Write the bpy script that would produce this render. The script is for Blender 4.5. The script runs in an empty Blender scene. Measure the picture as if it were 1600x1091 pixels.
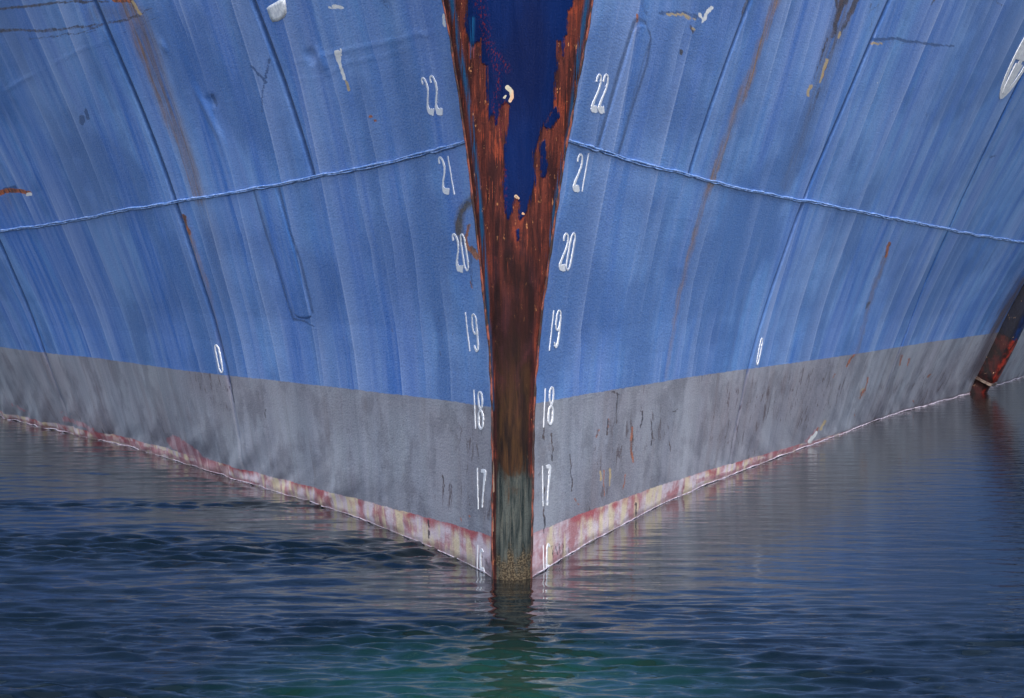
import bpy, math
import numpy as np
from mathutils import Vector

# ------------------------------------------------------------------ camera, sky, sun, exposure
S = bpy.context.scene
COL = S.collection
FPX = 4000.0                       # focal length in photo pixels (photo is 1600 wide)
CAMH = 1.265
PITCH = math.atan(146.0 / FPX)
cam = bpy.data.cameras.new('camera'); camo = bpy.data.objects.new('camera', cam); COL.objects.link(camo)
camo.location = (0, 0, CAMH); camo.rotation_euler = (math.pi/2 - PITCH, 0, 0)
cam.sensor_width = 36; cam.lens = FPX/1600*36; cam.clip_start = .1; cam.clip_end = 6000
S.camera = camo

SUN_EL, SUN_AZ = math.radians(42), math.radians(174)   # azimuth measured from +Y towards +X
w = bpy.data.worlds.new('World'); S.world = w; w.use_nodes = True
nt = w.node_tree; nt.nodes.clear()
sky = nt.nodes.new('ShaderNodeTexSky'); sky.sky_type = 'NISHITA'; sky.sun_disc = False
sky.sun_elevation = SUN_EL; sky.sun_rotation = SUN_AZ; sky.air_density = 1.0; sky.dust_density = 3.0
bg = nt.nodes.new('ShaderNodeBackground'); bg.inputs[1].default_value = 0.13
wo = nt.nodes.new('ShaderNodeOutputWorld')
nt.links.new(sky.outputs[0], bg.inputs[0]); nt.links.new(bg.outputs[0], wo.inputs[0])
sun = bpy.data.lights.new('sun', 'SUN'); suno = bpy.data.objects.new('sun', sun); COL.objects.link(suno)
sun.energy = 2.2; sun.angle = math.radians(11); sun.color = (1, .965, .92)
sd = Vector((math.sin(SUN_AZ)*math.cos(SUN_EL), math.cos(SUN_AZ)*math.cos(SUN_EL), math.sin(SUN_EL)))
suno.rotation_euler = sd.to_track_quat('Z', 'Y').to_euler()
suno.location = (10, -10, 20)
S.view_settings.view_transform = 'Standard'; S.view_settings.look = 'None'
S.view_settings.exposure = 1.12; S.view_settings.gamma = 1; S.view_settings.use_curve_mapping = False

# ------------------------------------------------------------------ helpers: numbers
rng = np.random.default_rng(7)
cp, sp_ = math.cos(PITCH), math.sin(PITCH)
def project(P):                    # world -> photo pixels
    X = P[..., 0]; Y = P[..., 1]; Z = P[..., 2] - CAMH
    f = Y*cp - Z*sp_; u = Y*sp_ + Z*cp
    return np.stack([800 + FPX*X/f, 545.5 - FPX*u/f], -1)
def ray(px, py):                   # direction with y = 1
    a = (px-800)/FPX; b = (545.5-py)/FPX
    y = cp + b*sp_; z = -sp_ + b*cp
    return a/y, z/y
def lerp_tab(x, xs, ys):           # linear interpolation with linear extrapolation
    x = np.asarray(x, float); r = np.interp(x, xs, ys)
    k0 = (ys[1]-ys[0])/(xs[1]-xs[0]); k1 = (ys[-1]-ys[-2])/(xs[-1]-xs[-2])
    r = np.where(x < xs[0], ys[0]+(x-xs[0])*k0, r); return np.where(x > xs[-1], ys[-1]+(x-xs[-1])*k1, r)
_grid = rng.random((256, 256))
def vnoise(x, y, seed=0):
    x = np.asarray(x, float) + seed*17.31; y = np.asarray(y, float) + seed*9.77
    i = np.floor(x).astype(int); j = np.floor(y).astype(int); fx = x-i; fy = y-j
    fx = fx*fx*fx*(fx*(fx*6-15)+10); fy = fy*fy*fy*(fy*(fy*6-15)+10)
    g = lambda a, b: _grid[a % 256, b % 256]
    return (g(i, j)*(1-fx)+g(i+1, j)*fx)*(1-fy) + (g(i, j+1)*(1-fx)+g(i+1, j+1)*fx)*fy - .5
def fbm(x, y, seed=0, n=3):
    return sum(vnoise(x*2**k, y*2**k, seed+k)/2**k for k in range(n))
def sm(a, b, x):
    t = np.clip((x-a)/(b-a), 0, 1); return t*t*(3-2*t)
def seg_dist(P, pts):              # distance and arc parameter to a polyline, in pixels
    best = np.full(P.shape[:-1], 1e9); par = np.zeros(P.shape[:-1])
    pts = np.array(pts, float); L = np.r_[0, np.cumsum(np.hypot(*np.diff(pts, axis=0).T))]
    for i in range(len(pts)-1):
        a, b = pts[i], pts[i+1]; d = b-a; l2 = (d**2).sum()
        t = np.clip(((P-a)@d)/l2, 0, 1); q = P-a-t[..., None]*d; D = np.hypot(q[..., 0], q[..., 1])
        m = D < best; best[m] = D[m]; par[m] = ((L[i]+t*(L[i+1]-L[i]))/L[-1])[m]
    return best, par
def stroke(P, pts, w0, w1=None, a0=1., a1=None, soft=.6, taper=False):
    w1 = w0 if w1 is None else w1; a1 = a0 if a1 is None else a1
    pa = np.array(pts, float); mg = max(w0, w1)*1.5+8
    box = (P[..., 0] > pa[:, 0].min()-mg) & (P[..., 0] < pa[:, 0].max()+mg) & (P[..., 1] > pa[:, 1].min()-mg) & (P[..., 1] < pa[:, 1].max()+mg)
    out = np.zeros(P.shape[:-1])
    if not box.any(): return out
    D, t = seg_dist(P[box], pts); wd = w0+(w1-w0)*t
    out[box] = (a0+(a1-a0)*t)*(1-sm(wd*(1-soft), wd+1.0, D))*(np.sin(math.pi*np.clip(t, .02, .98))**.8 if taper else 1); return out
def poly_sdf(P, poly):             # positive inside, pixels
    D, _ = seg_dist(P, list(poly)+[poly[0]])
    x, y = P[..., 0], P[..., 1]; ins = np.zeros(x.shape, bool); n = len(poly)
    for i in range(n):
        (x0, y0), (x1, y1) = poly[i], poly[(i+1) % n]
        if y0 == y1: continue
        c = ((y0 > y) != (y1 > y)) & (x < (x1-x0)*(y-y0)/(y1-y0)+x0); ins ^= c
    return np.where(ins, D, -D)

# ------------------------------------------------------------------ hull form, measured from the photograph
DST = 10.0                         # camera to stem at the waterline, metres
def rake(z): return 0.10*z
def edge_table(pts):
    zs, xs = [], []
    for px, py in pts:
        a, c = ray(px, py); z = 0.
        for _ in range(6):
            y = DST - rake(z); z = CAMH + c*y
        zs.append(z); xs.append(a*y)
    o = np.argsort(zs); return np.array(zs)[o], np.array(xs)[o]
EL = edge_table([(693,0),(705,62),(719,150),(730,228),(741,320),(750,396),(757,460),(765,530),(769,590),(771,660),(771,750),(770,835),(771,908)])
ER = edge_table([(925,0),(914,62),(898,150),(884,225),(869,320),(858,396),(849,460),(841,530),(836,590),(832.5,660),(831,750),(830,835),(829,908)])
def edge(s, z):
    T = EL if s < 0 else ER
    r = lerp_tab(np.clip(z, 0, 7), T[0], T[1]); return r
WL = {-1: [(743,886),(683,858),(640,841),(596,824),(556,808),(490,786),(400,759),(345,743),(290,726),(253,712),(200,697),(100,676),(0,652)],
      1: [(862,882),(900,858),(966,823),(1050,780),(1110,755),(1183,728),(1267,696),(1300,684),(1387,651),(1510,616),(1600,589)]}
B0 = {}
for s in (-1, 1):
    ys, bs = [0.], [0.]
    for px, py in WL[s]:
        a, c = ray(px, py); y = -CAMH/c; ys.append(y-DST); bs.append(abs(a*y-float(edge(s, 0.))))
    if s < 0: ys += [14, 20, 30, 46]; bs += [5.25, 6.5, 7.4, 7.6]
    else: ys += [22, 30, 46]; bs += [6.6, 7.4, 7.6]
    # smooth the measured table a little
    Yd = np.linspace(0, 46, 461); bd = np.interp(Yd, ys, bs)
    k = np.hanning(15); k /= k.sum(); bp = np.r_[2*bd[0]-bd[7:0:-1], bd, 2*bd[-1]-bd[-2:-9:-1]]
    B0[s] = (Yd, np.convolve(bp, k, 'valid'))
    B0[s][1][0] = 0
def b0(s, Y): return np.interp(Y, *B0[s])
def flare(Y): return .125 - .10*sm(14, 30, Y)
def base(s, Y, z):
    Y = np.asarray(Y, float); z = np.asarray(z, float); Y, z = np.broadcast_arrays(Y, z)
    x = edge(s, z) + s*b0(s, Y)*(1+flare(Y)*z); y = DST - rake(z)*np.exp(-Y/6) + Y
    return np.stack([x, y, z], -1)
def normal(s, Y, z):
    e = .04
    d1 = base(s, Y+e, z)-base(s, np.maximum(Y-e, 0), z); d2 = base(s, Y, z+e)-base(s, Y, z-e)
    n = np.cross(d1, d2)*(-s); n = n/np.linalg.norm(n, axis=-1, keepdims=True)
    n = n*np.where(n[..., :1]*s < 0, -1, 1); return n
def undul(s, Y, z):                # unfairness of the plating, metres along the normal
    Y, z = np.broadcast_arrays(np.asarray(Y, float), np.asarray(z, float)); lat = b0(s, Y); px = project(base(s, Y, z))
    u = .004*fbm(lat*5.5, z*.5, 3 if s < 0 else 23) + .009*fbm(lat*1.6, z*.9, 5 if s < 0 else 25, 2)
    u = u + .0022*fbm(lat*22, z*1.6, 8 if s < 0 else 28)
    wl = np.exp(-((z-.05)/.22)**2)*sm(1.2, 3., Y)*(1. if s < 0 else .45)      # wrinkles just above the waterline
    u = u + wl*.032*vnoise(lat*9+z*7, z*2.0-lat*1.5, 40)
    u = u + np.exp(-((z-.02)/.11)**2)*sm(.9, 1.8, Y)*(1. if s < 0 else .4)*.016*vnoise(lat*17+z*16, z*5-lat*2, 41)
    if s in DENTED:
        for pts, wd, h in DENTED[s]: u = u + h*stroke(px, pts, wd, soft=1., taper=True)
    return u*sm(0, .25, Y)
def hull(s, Y, z, off=0.):
    return base(s, Y, z) + normal(s, Y, z)*(np.asarray(off)+undul(s, Y, z))[..., None]
DENTED = {}
def pix(s, px, py):                # photo pixel -> (Y, z) on the hull side
    px = np.asarray(px, float); py = np.asarray(py, float); a, c = ray(px, py)
    lo = np.full(px.shape, 8.5); hi = np.full(px.shape, 50.)
    def YZ(y):
        z = CAMH+c*y; Y = y-DST
        for _ in range(6): Y = y-DST+rake(z)*np.exp(-np.maximum(Y, 0)/6)
        return Y, z
    for _ in range(44):
        m = (lo+hi)/2; Y, z = YZ(m)
        g = s*(a*m-edge(s, z)) - b0(s, np.maximum(Y, 0))*(1+flare(Y)*z)
        g = np.where(Y <= 0, 1, g); lo = np.where(g > 0, m, lo); hi = np.where(g > 0, hi, m)
    Y, z = YZ(hi); return np.maximum(Y, 0), z
def line_z(s, pts):                # height of a level-ish line as a function of Y
    Y, z = pix(s, [p[0] for p in pts], [p[1] for p in pts]); o = np.argsort(Y); Y = Y[o]; z = z[o]
    k = np.polyfit(Y, z, 2 if len(pts) > 5 else 1)
    Ym = Y[-1]; zm = np.polyval(k, Ym); sl = np.polyval(np.polyder(k), Ym)
    return lambda q: np.where(q < Ym, np.polyval(k, q), zm+np.clip(sl, -.04, .04)*(np.asarray(q)-Ym))
WELD = {-1: [(0,361),(80,350),(167,334),(267,318),(400,296),(490,277),(587,255),(660,239),(729,225)],
        1: [(886,223),(930,235),(1000,252),(1073,272),(1200,301),(1253,314),(1367,337),(1483,361),(1600,378)]}
GREY = {-1: [(0,542),(67,551),(207,567),(333,584),(400,591),(560,611),(667,622),(768,636)],
        1: [(837,632),(877,623),(950,611),(1033,595),(1120,583),(1200,573),(1317,557),(1410,542),(1500,527),(1600,513)]}
RED = {-1: [(400,740),(493,761),(580,785),(666,810),(716,823),(768,836)],
       1: [(832,834),(900,806),(966,780),(1046,755),(1126,731),(1200,708),(1290,684)]}
ZW = {s: line_z(s, WELD[s]) for s in (-1, 1)}
ZG = {s: line_z(s, GREY[s]) for s in (-1, 1)}
ZR = {s: line_z(s, RED[s]) for s in (-1, 1)}
def seam(s, pts):                  # a plate butt as a curve Y(z)
    Y, z = pix(s, [p[0] for p in pts], [p[1] for p in pts]); o = np.argsort(z); Y = Y[o]; z = z[o]
    k = np.polyfit(z, Y, 1) if len(pts) < 5 else np.polyfit(z, Y, 2)
    z0, z1 = z[0], z[-1]
    def f(q):
        qc = np.clip(q, z0, z1); return np.polyval(k, qc) + .25*np.polyval(np.polyder(k), qc)*(q-qc)
    return f
SL1 = seam(-1, [(150,0),(215,170),(275,315),(305,400),(322,450),(345,560),(365,628)])
SL2 = seam(-1, [(395,0),(440,130),(470,210),(490,272)])
SL0 = seam(-1, [(0,381),(25,437),(47,491),(68,547)])
SL3 = [(398,297),(417,364),(437,424),(452,477),(460,500)]
SL4 = [(437,293),(455,364),(470,407),(485,467),(489,487)]
SR1 = [(990,32),(965,110),(948,170),(930,235)]
SR2 = [(1016,60),(1010,100),(986,170),(964,243)]
SR3 = seam(1, [(1172,0),(1150,60),(1128,113),(1110,163),(1090,223),(1080,262)])
SR4 = seam(1, [(1392,0),(1360,67),(1323,147),(1297,213),(1267,287),(1238,364),(1217,431),(1175,574),(1157,631),(1145,694)])
SR5 = seam(1, [(1600,113),(1547,213),(1513,293),(1490,347),(1450,430),(1413,524)])

# ------------------------------------------------------------------ helpers: objects
def setp(o, label=None, cat=None, group=None, kind=None):
    if label: o['label'] = label
    if cat: o['category'] = cat
    if group: o['group'] = group
    if kind: o['kind'] = kind
    return o
def empty(name, loc, parent=None):
    o = bpy.data.objects.new(name, None); COL.objects.link(o); o.location = loc; o.empty_display_size = .3
    if parent: o.parent = parent
    return o
def mesh_obj(name, V, F, mat, parent=None, attrs=None, smooth=True):
    V = np.asarray(V, np.float32).reshape(-1, 3); F = np.asarray(F, np.int32)
    me = bpy.data.meshes.new(name); n = F.shape[1]
    me.vertices.add(len(V)); me.vertices.foreach_set('co', V.ravel())
    me.loops.add(F.size); me.loops.foreach_set('vertex_index', F.ravel())
    me.polygons.add(len(F)); me.polygons.foreach_set('loop_start', np.arange(len(F), dtype=np.int32)*n)
    me.update(calc_edges=True); me.validate()
    if attrs:
        for k, a in attrs.items():
            a = np.asarray(a, np.float32)
            if a.ndim > 1 and a.shape[-1] == 3:
                t = me.attributes.new(k, 'FLOAT_VECTOR', 'POINT'); t.data.foreach_set('vector', a.reshape(-1))
            else:
                t = me.attributes.new(k, 'FLOAT', 'POINT'); t.data.foreach_set('value', a.reshape(-1))
    me.polygons.foreach_set('use_smooth', np.full(len(F), smooth)); me.materials.append(mat)
    o = bpy.data.objects.new(name, me); COL.objects.link(o)
    if parent: o.parent = parent
    return o
def grid_faces(n, m, flip=False, wrap=False):
    i = np.arange(n-1)[:, None]; j = np.arange(m if wrap else m-1)[None, :]
    j1 = (j+1) % m
    a = i*m+j; b = (i+1)*m+j; c = (i+1)*m+j1; d = i*m+j1
    f = np.stack([a, b, c, d], -1).reshape(-1, 4); return f[:, ::-1] if flip else f
def tube(path, rad, k=8):          # rings along a path, returns V, F
    path = np.asarray(path, float); n = len(path); rad = np.broadcast_to(rad, (n,))
    T = np.gradient(path, axis=0); T /= np.linalg.norm(T, axis=1, keepdims=True)
    up = np.tile([0., 0, 1], (n, 1)); up[np.abs(T[:, 2]) > .8] = (0, -1, 0)
    A = np.cross(T, up); A /= np.linalg.norm(A, axis=1, keepdims=True); B = np.cross(T, A)
    th = np.arange(k)*2*math.pi/k
    V = path[:, None]+rad[:, None, None]*(np.cos(th)[None, :, None]*A[:, None]+np.sin(th)[None, :, None]*B[:, None])
    return V.reshape(-1, 3), grid_faces(n, k, wrap=True)

# ------------------------------------------------------------------ helpers: shader nodes
def srgb(r, g, b):
    f = lambda c: (c/255/12.92 if c/255 <= .04045 else ((c/255+.055)/1.055)**2.4)
    return (f(r), f(g), f(b), 1)
class NT:
    def __init__(s, name):
        s.m = bpy.data.materials.new(name); s.m.use_nodes = True; s.t = s.m.node_tree; s.t.nodes.clear()
        s.out = s.t.nodes.new('ShaderNodeOutputMaterial'); s.b = s.t.nodes.new('ShaderNodeBsdfPrincipled')
        s.t.links.new(s.b.outputs[0], s.out.inputs[0])
    def put(s, sock, v):
        if isinstance(v, bpy.types.NodeSocket): s.t.links.new(v, sock)
        else: sock.default_value = v
    def attr(s, n, vec=False):
        a = s.t.nodes.new('ShaderNodeAttribute'); a.attribute_name = n; return a.outputs['Vector' if vec else 'Fac']
    def math(s, op, a, b=0., c=None):
        n = s.t.nodes.new('ShaderNodeMath'); n.operation = op; s.put(n.inputs[0], a); s.put(n.inputs[1], b)
        if c is not None: s.put(n.inputs[2], c)
        return n.outputs[0]
    def mul(s, a, b): return s.math('MULTIPLY', a, b)
    def add(s, a, b): return s.math('ADD', a, b)
    def vmul(s, v, k):
        n = s.t.nodes.new('ShaderNodeVectorMath'); n.operation = 'MULTIPLY'; s.put(n.inputs[0], v); n.inputs[1].default_value = k; return n.outputs[0]
    def noise(s, v, scale=1., detail=3., rough=.55, dist=0.):
        n = s.t.nodes.new('ShaderNodeTexNoise'); s.put(n.inputs['Vector'], v); n.inputs['Scale'].default_value = scale
        n.inputs['Detail'].default_value = detail; n.inputs['Roughness'].default_value = rough; n.inputs['Distortion'].default_value = dist
        return n.outputs[0]
    def ramp(s, x, a, b, lo=0., hi=1.):
        n = s.t.nodes.new('ShaderNodeMapRange'); n.interpolation_type = 'SMOOTHSTEP'; s.put(n.inputs[0], x)
        s.put(n.inputs[1], a); s.put(n.inputs[2], b); n.inputs[3].default_value = lo; n.inputs[4].default_value = hi; return n.outputs[0]
    def mix(s, f, a, b):
        n = s.t.nodes.new('ShaderNodeMix'); n.data_type = 'RGBA'; s.put(n.inputs[0], f); s.put(n.inputs[6], a); s.put(n.inputs[7], b); return n.outputs[2]
    def scale(s, c, k):            # colour times a value
        n = s.t.nodes.new('ShaderNodeVectorMath'); n.operation = 'SCALE'; s.put(n.inputs[0], c); s.put(n.inputs[3], k); return n.outputs[0]
    def bump(s, h, strength, dist, nrm=None):
        n = s.t.nodes.new('ShaderNodeBump'); n.inputs['Strength'].default_value = strength; n.inputs['Distance'].default_value = dist
        s.put(n.inputs['Height'], h)
        if nrm: s.t.links.new(nrm, n.inputs['Normal'])
        return n.outputs[0]
    def sep(s, v):
        n = s.t.nodes.new('ShaderNodeSeparateXYZ'); s.put(n.inputs[0], v); return n.outputs
    def fin(s, col, rough=.5, nrm=None, **kw):
        s.put(s.b.inputs['Base Color'], col); s.put(s.b.inputs['Roughness'], rough)
        if nrm: s.t.links.new(nrm, s.b.inputs['Normal'])
        for k, v in kw.items(): s.put(s.b.inputs[k.replace('_', ' ')], v)
        return s.m
def pos(n):
    g = n.t.nodes.new('ShaderNodeNewGeometry'); return g.outputs['Position']

# hull paint ----------------------------------------------------------------
def hull_mat():
    n = NT('hull_paint'); hp = n.attr('hp', True)         # hp = (lateral metres, height, side)
    streakA = n.noise(n.vmul(hp, (7, .45, 1)), 1, 3, .55)
    streakB = n.noise(n.vmul(hp, (34, 1.1, 3)), 1, 3, .6)
    streakC = n.noise(n.vmul(hp, (120, 3.5, 5)), 1, 2, .6)
    cloud = n.noise(n.vmul(hp, (1.6, 1.4, 2)), 1, 4, .55)
    grain = n.noise(hp, 150, 3, .65)
    sA = n.ramp(streakA, .38, .62); sB = n.ramp(streakB, .35, .66); cl = n.ramp(cloud, .33, .67)
    blue = n.mix(sA, srgb(48,102,184), srgb(94,142,206))
    blue = n.mix(n.mul(sB, .36), blue, srgb(134,158,210))
    blue = n.mix(n.mul(n.ramp(n.add(n.mul(cloud, .55), n.mul(streakA, .45)), .47, .58), .7), blue, srgb(40,86,156))
    blue = n.mix(n.mul(n.ramp(streakC, .62, .75), .18), blue, srgb(156,178,228))
    blue = n.mix(n.mul(n.ramp(grain, .54, .68), .45), blue, srgb(50,88,156))
    # lap marks of the long-handled roller: each pass fades across and stops at a sharper edge
    wv = n.add(n.sep(hp)[0], n.mul(n.noise(n.vmul(hp, (3, .4, 1)), 1, 1), .09))
    saw1 = n.math('FRACT', n.mul(wv, 4.6)); saw2 = n.math('FRACT', n.add(n.mul(wv, 11.3), n.mul(cloud, .8)))
    amp1 = n.ramp(n.noise(n.vmul(hp, (2.2, .5, 9)), 1, 2), .40, .62); amp2 = n.ramp(n.noise(n.vmul(hp, (5, .9, 12)), 1, 2), .44, .62)
    lap = n.add(n.mul(n.math('POWER', saw1, 2.5), amp1), n.mul(n.mul(n.math('POWER', saw2, 2.), amp2), .6))
    edge_ = n.add(n.mul(n.ramp(saw1, .955, .99), amp1), n.mul(n.ramp(saw2, .95, .99), n.mul(amp2, .6)))
    blue = n.mix(n.mul(lap, .55), blue, srgb(140,164,216)); blue = n.mix(n.mul(edge_, .34), blue, srgb(168,186,226))
    grey = n.mix(sA, srgb(124,130,146), srgb(148,153,166))
    grey = n.mix(n.mul(lap, .3), grey, srgb(166,172,188))
    grey = n.mix(n.mul(sB, .35), grey, srgb(166,168,186))
    grey = n.mix(n.mul(cl, .5), grey, srgb(112,100,112))
    mott = n.noise(n.vmul(hp, (9, 3, 6)), 1, 5, .65); grey = n.mix(n.mul(n.ramp(mott, .48, .62), .5), grey, srgb(92,90,104))
    grey = n.mix(n.mul(n.ramp(n.noise(n.vmul(hp, (16, 1.2, 8)), 1, 3, .6), .54, .68), .3), grey, srgb(108,94,100))
    crack = n.noise(n.vmul(hp, (46, 7, 4)), 1, 4, .7, .6)
    crk = n.mul(n.ramp(crack, .575, .605), n.ramp(n.add(cloud, n.mul(n.attr('crackzone'), .16)), .53, .6))
    grey = n.mix(n.mul(crk, .7), grey, srgb(70,50,58))
    fl = n.noise(n.vmul(hp, (60, 30, 4)), 1, 4, .75)
    grey = n.mix(n.mul(n.ramp(fl, .66, .70), .6), grey, srgb(66,70,92))
    rn = n.noise(n.vmul(hp, (13, 1.6, 2)), 1, 4, .6, .3)
    rn2 = n.noise(n.vmul(hp, (22, 2.2, 7)), 1, 3, .6, .2)
    dr = n.attr('d_red'); dg = n.attr('d_grey')
    red = n.mix(n.ramp(n.add(n.mul(rn, .55), n.mul(n.noise(n.vmul(hp, (14, 12, 3)), 1, 4, .65), .45)), .42, .56), srgb(172,118,126), srgb(208,194,206))
    red = n.mix(n.mul(n.ramp(n.add(n.mul(rn2, .6), n.mul(mott, .4)), .48, .56), .85), red, srgb(216,202,170))
    red = n.mix(n.mul(n.ramp(n.noise(n.vmul(hp, (70, 9, 2)), 1, 3, .7), .6, .7), .5), red, srgb(130,66,76))
    redtop = n.mul(n.ramp(n.add(dr, n.mul(n.math('SUBTRACT', rn, .5), -.2)), -.045, -.0), n.ramp(n.noise(n.vmul(hp, (6, 6, 1)), 1, 2), .46, .56))
    red = n.mix(redtop, red, srgb(168,84,92))
    wob = n.mul(n.math('SUBTRACT', n.noise(hp, 40, 3, .6), .5), .012)
    fG = n.ramp(n.add(dg, wob), -.002, .002)
    fR = n.ramp(n.add(dr, n.mul(n.math('SUBTRACT', n.noise(hp, 30, 3, .7), .5), .02)), -.002, .002)
    redpatch = n.attr('redpatch'); fR2 = n.ramp(n.add(redpatch, n.mul(n.math('SUBTRACT', n.noise(n.vmul(hp, (40, 18, 1)), 1, 4, .7), .5), 1.1)), .42, .55)
    col = n.mix(fG, grey, blue)
    col = n.mix(fR, red, col)
    col = n.mix(n.mul(fR2, .75), col, n.mix(n.ramp(rn2, .45, .6), srgb(158,92,104), srgb(186,150,160)))
    br = n.noise(n.vmul(hp, (60, 14, 3)), 1, 4, .7)
    br2 = n.noise(n.vmul(hp, (170, 60, 3)), 1, 3, .75); brk = n.add(n.mul(br, .5), n.mul(br2, .5))
    def lay(col, at, c, k=1., jit=1.35, lo=.35, hi=.7):
        a_ = n.attr(at); f = n.mul(n.ramp(n.add(a_, n.mul(n.math('SUBTRACT', brk, .5), jit)), lo, hi), n.ramp(a_, .0, .12))
        return n.mix(n.mul(f, k), col, c)
    def soft(col, at, c, k=1.):
        f = n.mul(n.attr(at), n.mul(n.ramp(streakB, .3, .7, .35, 1.2), n.ramp(streakC, .3, .66, .45, 1.2))); return n.mix(n.math('MINIMUM', n.mul(f, k), 1.), col, c)
    rustc = n.mix(n.ramp(br, .35, .65), srgb(106,84,76), srgb(146,108,84))
    col = soft(col, 'stain', rustc, .85)
    col = soft(col, 'grime_shade', srgb(84,80,92), .9)
    col = lay(col, 'scuff', srgb(38,72,128), .85)
    col = lay(col, 'dark', n.mix(n.ramp(br, .4, .6), srgb(70,46,46), srgb(44,40,58)), .92)
    col = lay(col, 'rust', n.mix(n.ramp(br, .4, .62), srgb(84,42,34), srgb(176,98,60)), 1.)
    col = lay(col, 'ochre', srgb(180,158,120), .9, 1.)
    col = lay(col, 'white', srgb(220,222,226), 1., 1.1, .45, .55)
    wet = n.ramp(n.add(n.sep(hp)[1], n.mul(n.math('SUBTRACT', n.noise(n.vmul(hp, (18, 6, 2)), 1, 3), .5), .06)), .035, .012)
    col = n.mix(n.mul(wet, .45), col, srgb(84,66,72))
    col = n.mix(n.mul(n.attr('seam'), .8), col, srgb(36,66,118))
    h1 = n.noise(n.vmul(hp, (30, 9, 5)), 1, 3, .55); h2 = n.noise(n.vmul(hp, (170, 110, 5)), 1, 3, .6)
    nb = n.bump(h1, .4, .005); nb = n.bump(h2, .7, .0026, nb)
    nb = n.bump(streakB, .35, .004, nb); nb = n.bump(lap, .5, .006, nb); nb = n.bump(n.noise(n.vmul(hp, (90, 40, 5)), 1, 2, .5), .45, .003, nb); nb = n.bump(n.attr('dark'), -.4, .003, nb)
    rough = n.ramp(grain, .3, .7, .36, .56)
    return n.fin(col, rough, nb, Specular_IOR_Level=.28)
M_HULL = hull_mat()

def stem_mat():
    n = NT('stem_steel'); hp = n.attr('hp', True); z = n.sep(hp)[1]
    v1 = n.noise(n.vmul(hp, (36, 3.0, 1)), 1, 5, .65, .4)
    v2 = n.noise(n.vmul(hp, (110, 7, 2)), 1, 4, .7)
    c1 = n.noise(n.vmul(hp, (14, 7, 1)), 1, 4, .6, .5)
    gr = n.noise(hp, 130, 3, .7)
    v3 = n.noise(n.vmul(hp, (170, 5, 4)), 1, 4, .7)
    near = n.attr('near')
    rust = n.mix(n.ramp(v1, .40, .62), srgb(46,22,24), srgb(84,40,34))
    ob = n.add(n.add(n.mul(v3, .5), n.mul(c1, .5)), n.mul(near, .045))
    rust = n.mix(n.ramp(ob, .55, .62), rust, srgb(112,50,36))
    rust = n.mix(n.ramp(n.add(n.mul(v2, .6), n.mul(v3, .4)), .58, .64), rust, srgb(142,72,50))
    rust = n.mix(n.mul(n.ramp(gr, .56, .66), .6), rust, srgb(40,20,24))
    rust = n.mix(n.mul(n.ramp(n.noise(n.vmul(hp, (60, 22, 2)), 1, 4, .7), .62, .70), .7), rust, srgb(196,136,92))
    dk = n.ramp(n.add(z, n.mul(n.math('SUBTRACT', v1, .5), .9)), 1.62, 1.05)   # lower: darker, purplish brown scale
    rust = n.mix(n.mul(n.mul(dk, n.attr('inner')), .88), rust, n.mix(n.ramp(c1, .4, .65), srgb(22,11,14), srgb(42,23,29)))
    redc = n.mix(n.ramp(gr, .45, .6), srgb(128,40,40), srgb(40,30,70))
    blue = n.mix(n.ramp(n.noise(n.vmul(hp, (8, 1.4, 1)), 1, 3), .38, .64), srgb(0,16,58), srgb(0,24,72))
    blue = n.mix(n.mul(n.ramp(v2, .62, .72), .25), blue, srgb(6,38,82))
    sdf = n.attr('blue')
    e = n.add(n.mul(n.math('SUBTRACT', v3, .5), 20.), n.mul(n.math('SUBTRACT', n.noise(n.vmul(hp, (90, 40, 2)), 1, 4, .7), .5), 11.))
    fB = n.ramp(n.add(sdf, e), -.6, .6)
    speck = n.mul(n.attr('speck'), n.ramp(n.noise(n.vmul(hp, (150, 70, 2)), 1, 3, .7), .54, .60))
    col = n.mix(fB, rust, blue)
    col = n.mix(speck, col, srgb(74,22,36))
    sl = n.mul(n.attr('sliver'), n.ramp(n.noise(n.vmul(hp, (90, 3, 6)), 1, 3, .6), .44, .49))
    col = n.mix(n.mul(sl, .9), col, srgb(16,70,110))
    # ochre growth, then green-grey worn plate near the water
    zo = n.add(z, n.mul(n.math('SUBTRACT', n.add(n.mul(c1, .6), n.mul(v1, .4)), .5), .75))
    fo = n.mul(n.mul(n.ramp(zo, .98, .62), n.attr('inner')), 1.)
    och = n.mix(n.ramp(v1, .36, .62), srgb(20,14,13), srgb(58,40,24))
    col = n.mix(n.mul(fo, .85), col, och)
    fg = n.mul(n.ramp(zo, .47, .35), n.attr('inner2'))
    gg = n.mix(n.ramp(v1, .38, .60), srgb(18,28,32), srgb(62,68,68))
    gg = n.mix(n.mul(n.ramp(v2, .5, .66), .6), gg, srgb(78,80,76))
    gg = n.mix(n.mul(n.ramp(gr, .5, .64), .7), gg, srgb(44,48,50))
    gg = n.mix(n.ramp(zo, .14, .02), gg, n.mix(n.ramp(gr, .45, .6), srgb(40,34,28), srgb(84,76,62)))
    col = n.mix(fg, col, gg)
    col = n.mix(n.ramp(n.add(n.attr('pale'), n.mul(n.math('SUBTRACT', gr, .5), .6)), .4, .55), col, n.mix(n.ramp(c1, .4, .6), srgb(160,156,142), srgb(178,140,114)))
    nb = n.bump(n.add(fB, n.mul(v1, .3)), .6, .004)
    nb = n.bump(v2, .6, .006, nb); nb = n.bump(gr, .6, .003, nb)
    rough = n.mix(fB, (.8,)*3+(1,), (.42,)*3+(1,))
    return n.fin(col, n.ramp(fB, 0, 1, .78, .45), nb, Specular_IOR_Level=.14)
M_STEM = stem_mat()

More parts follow.
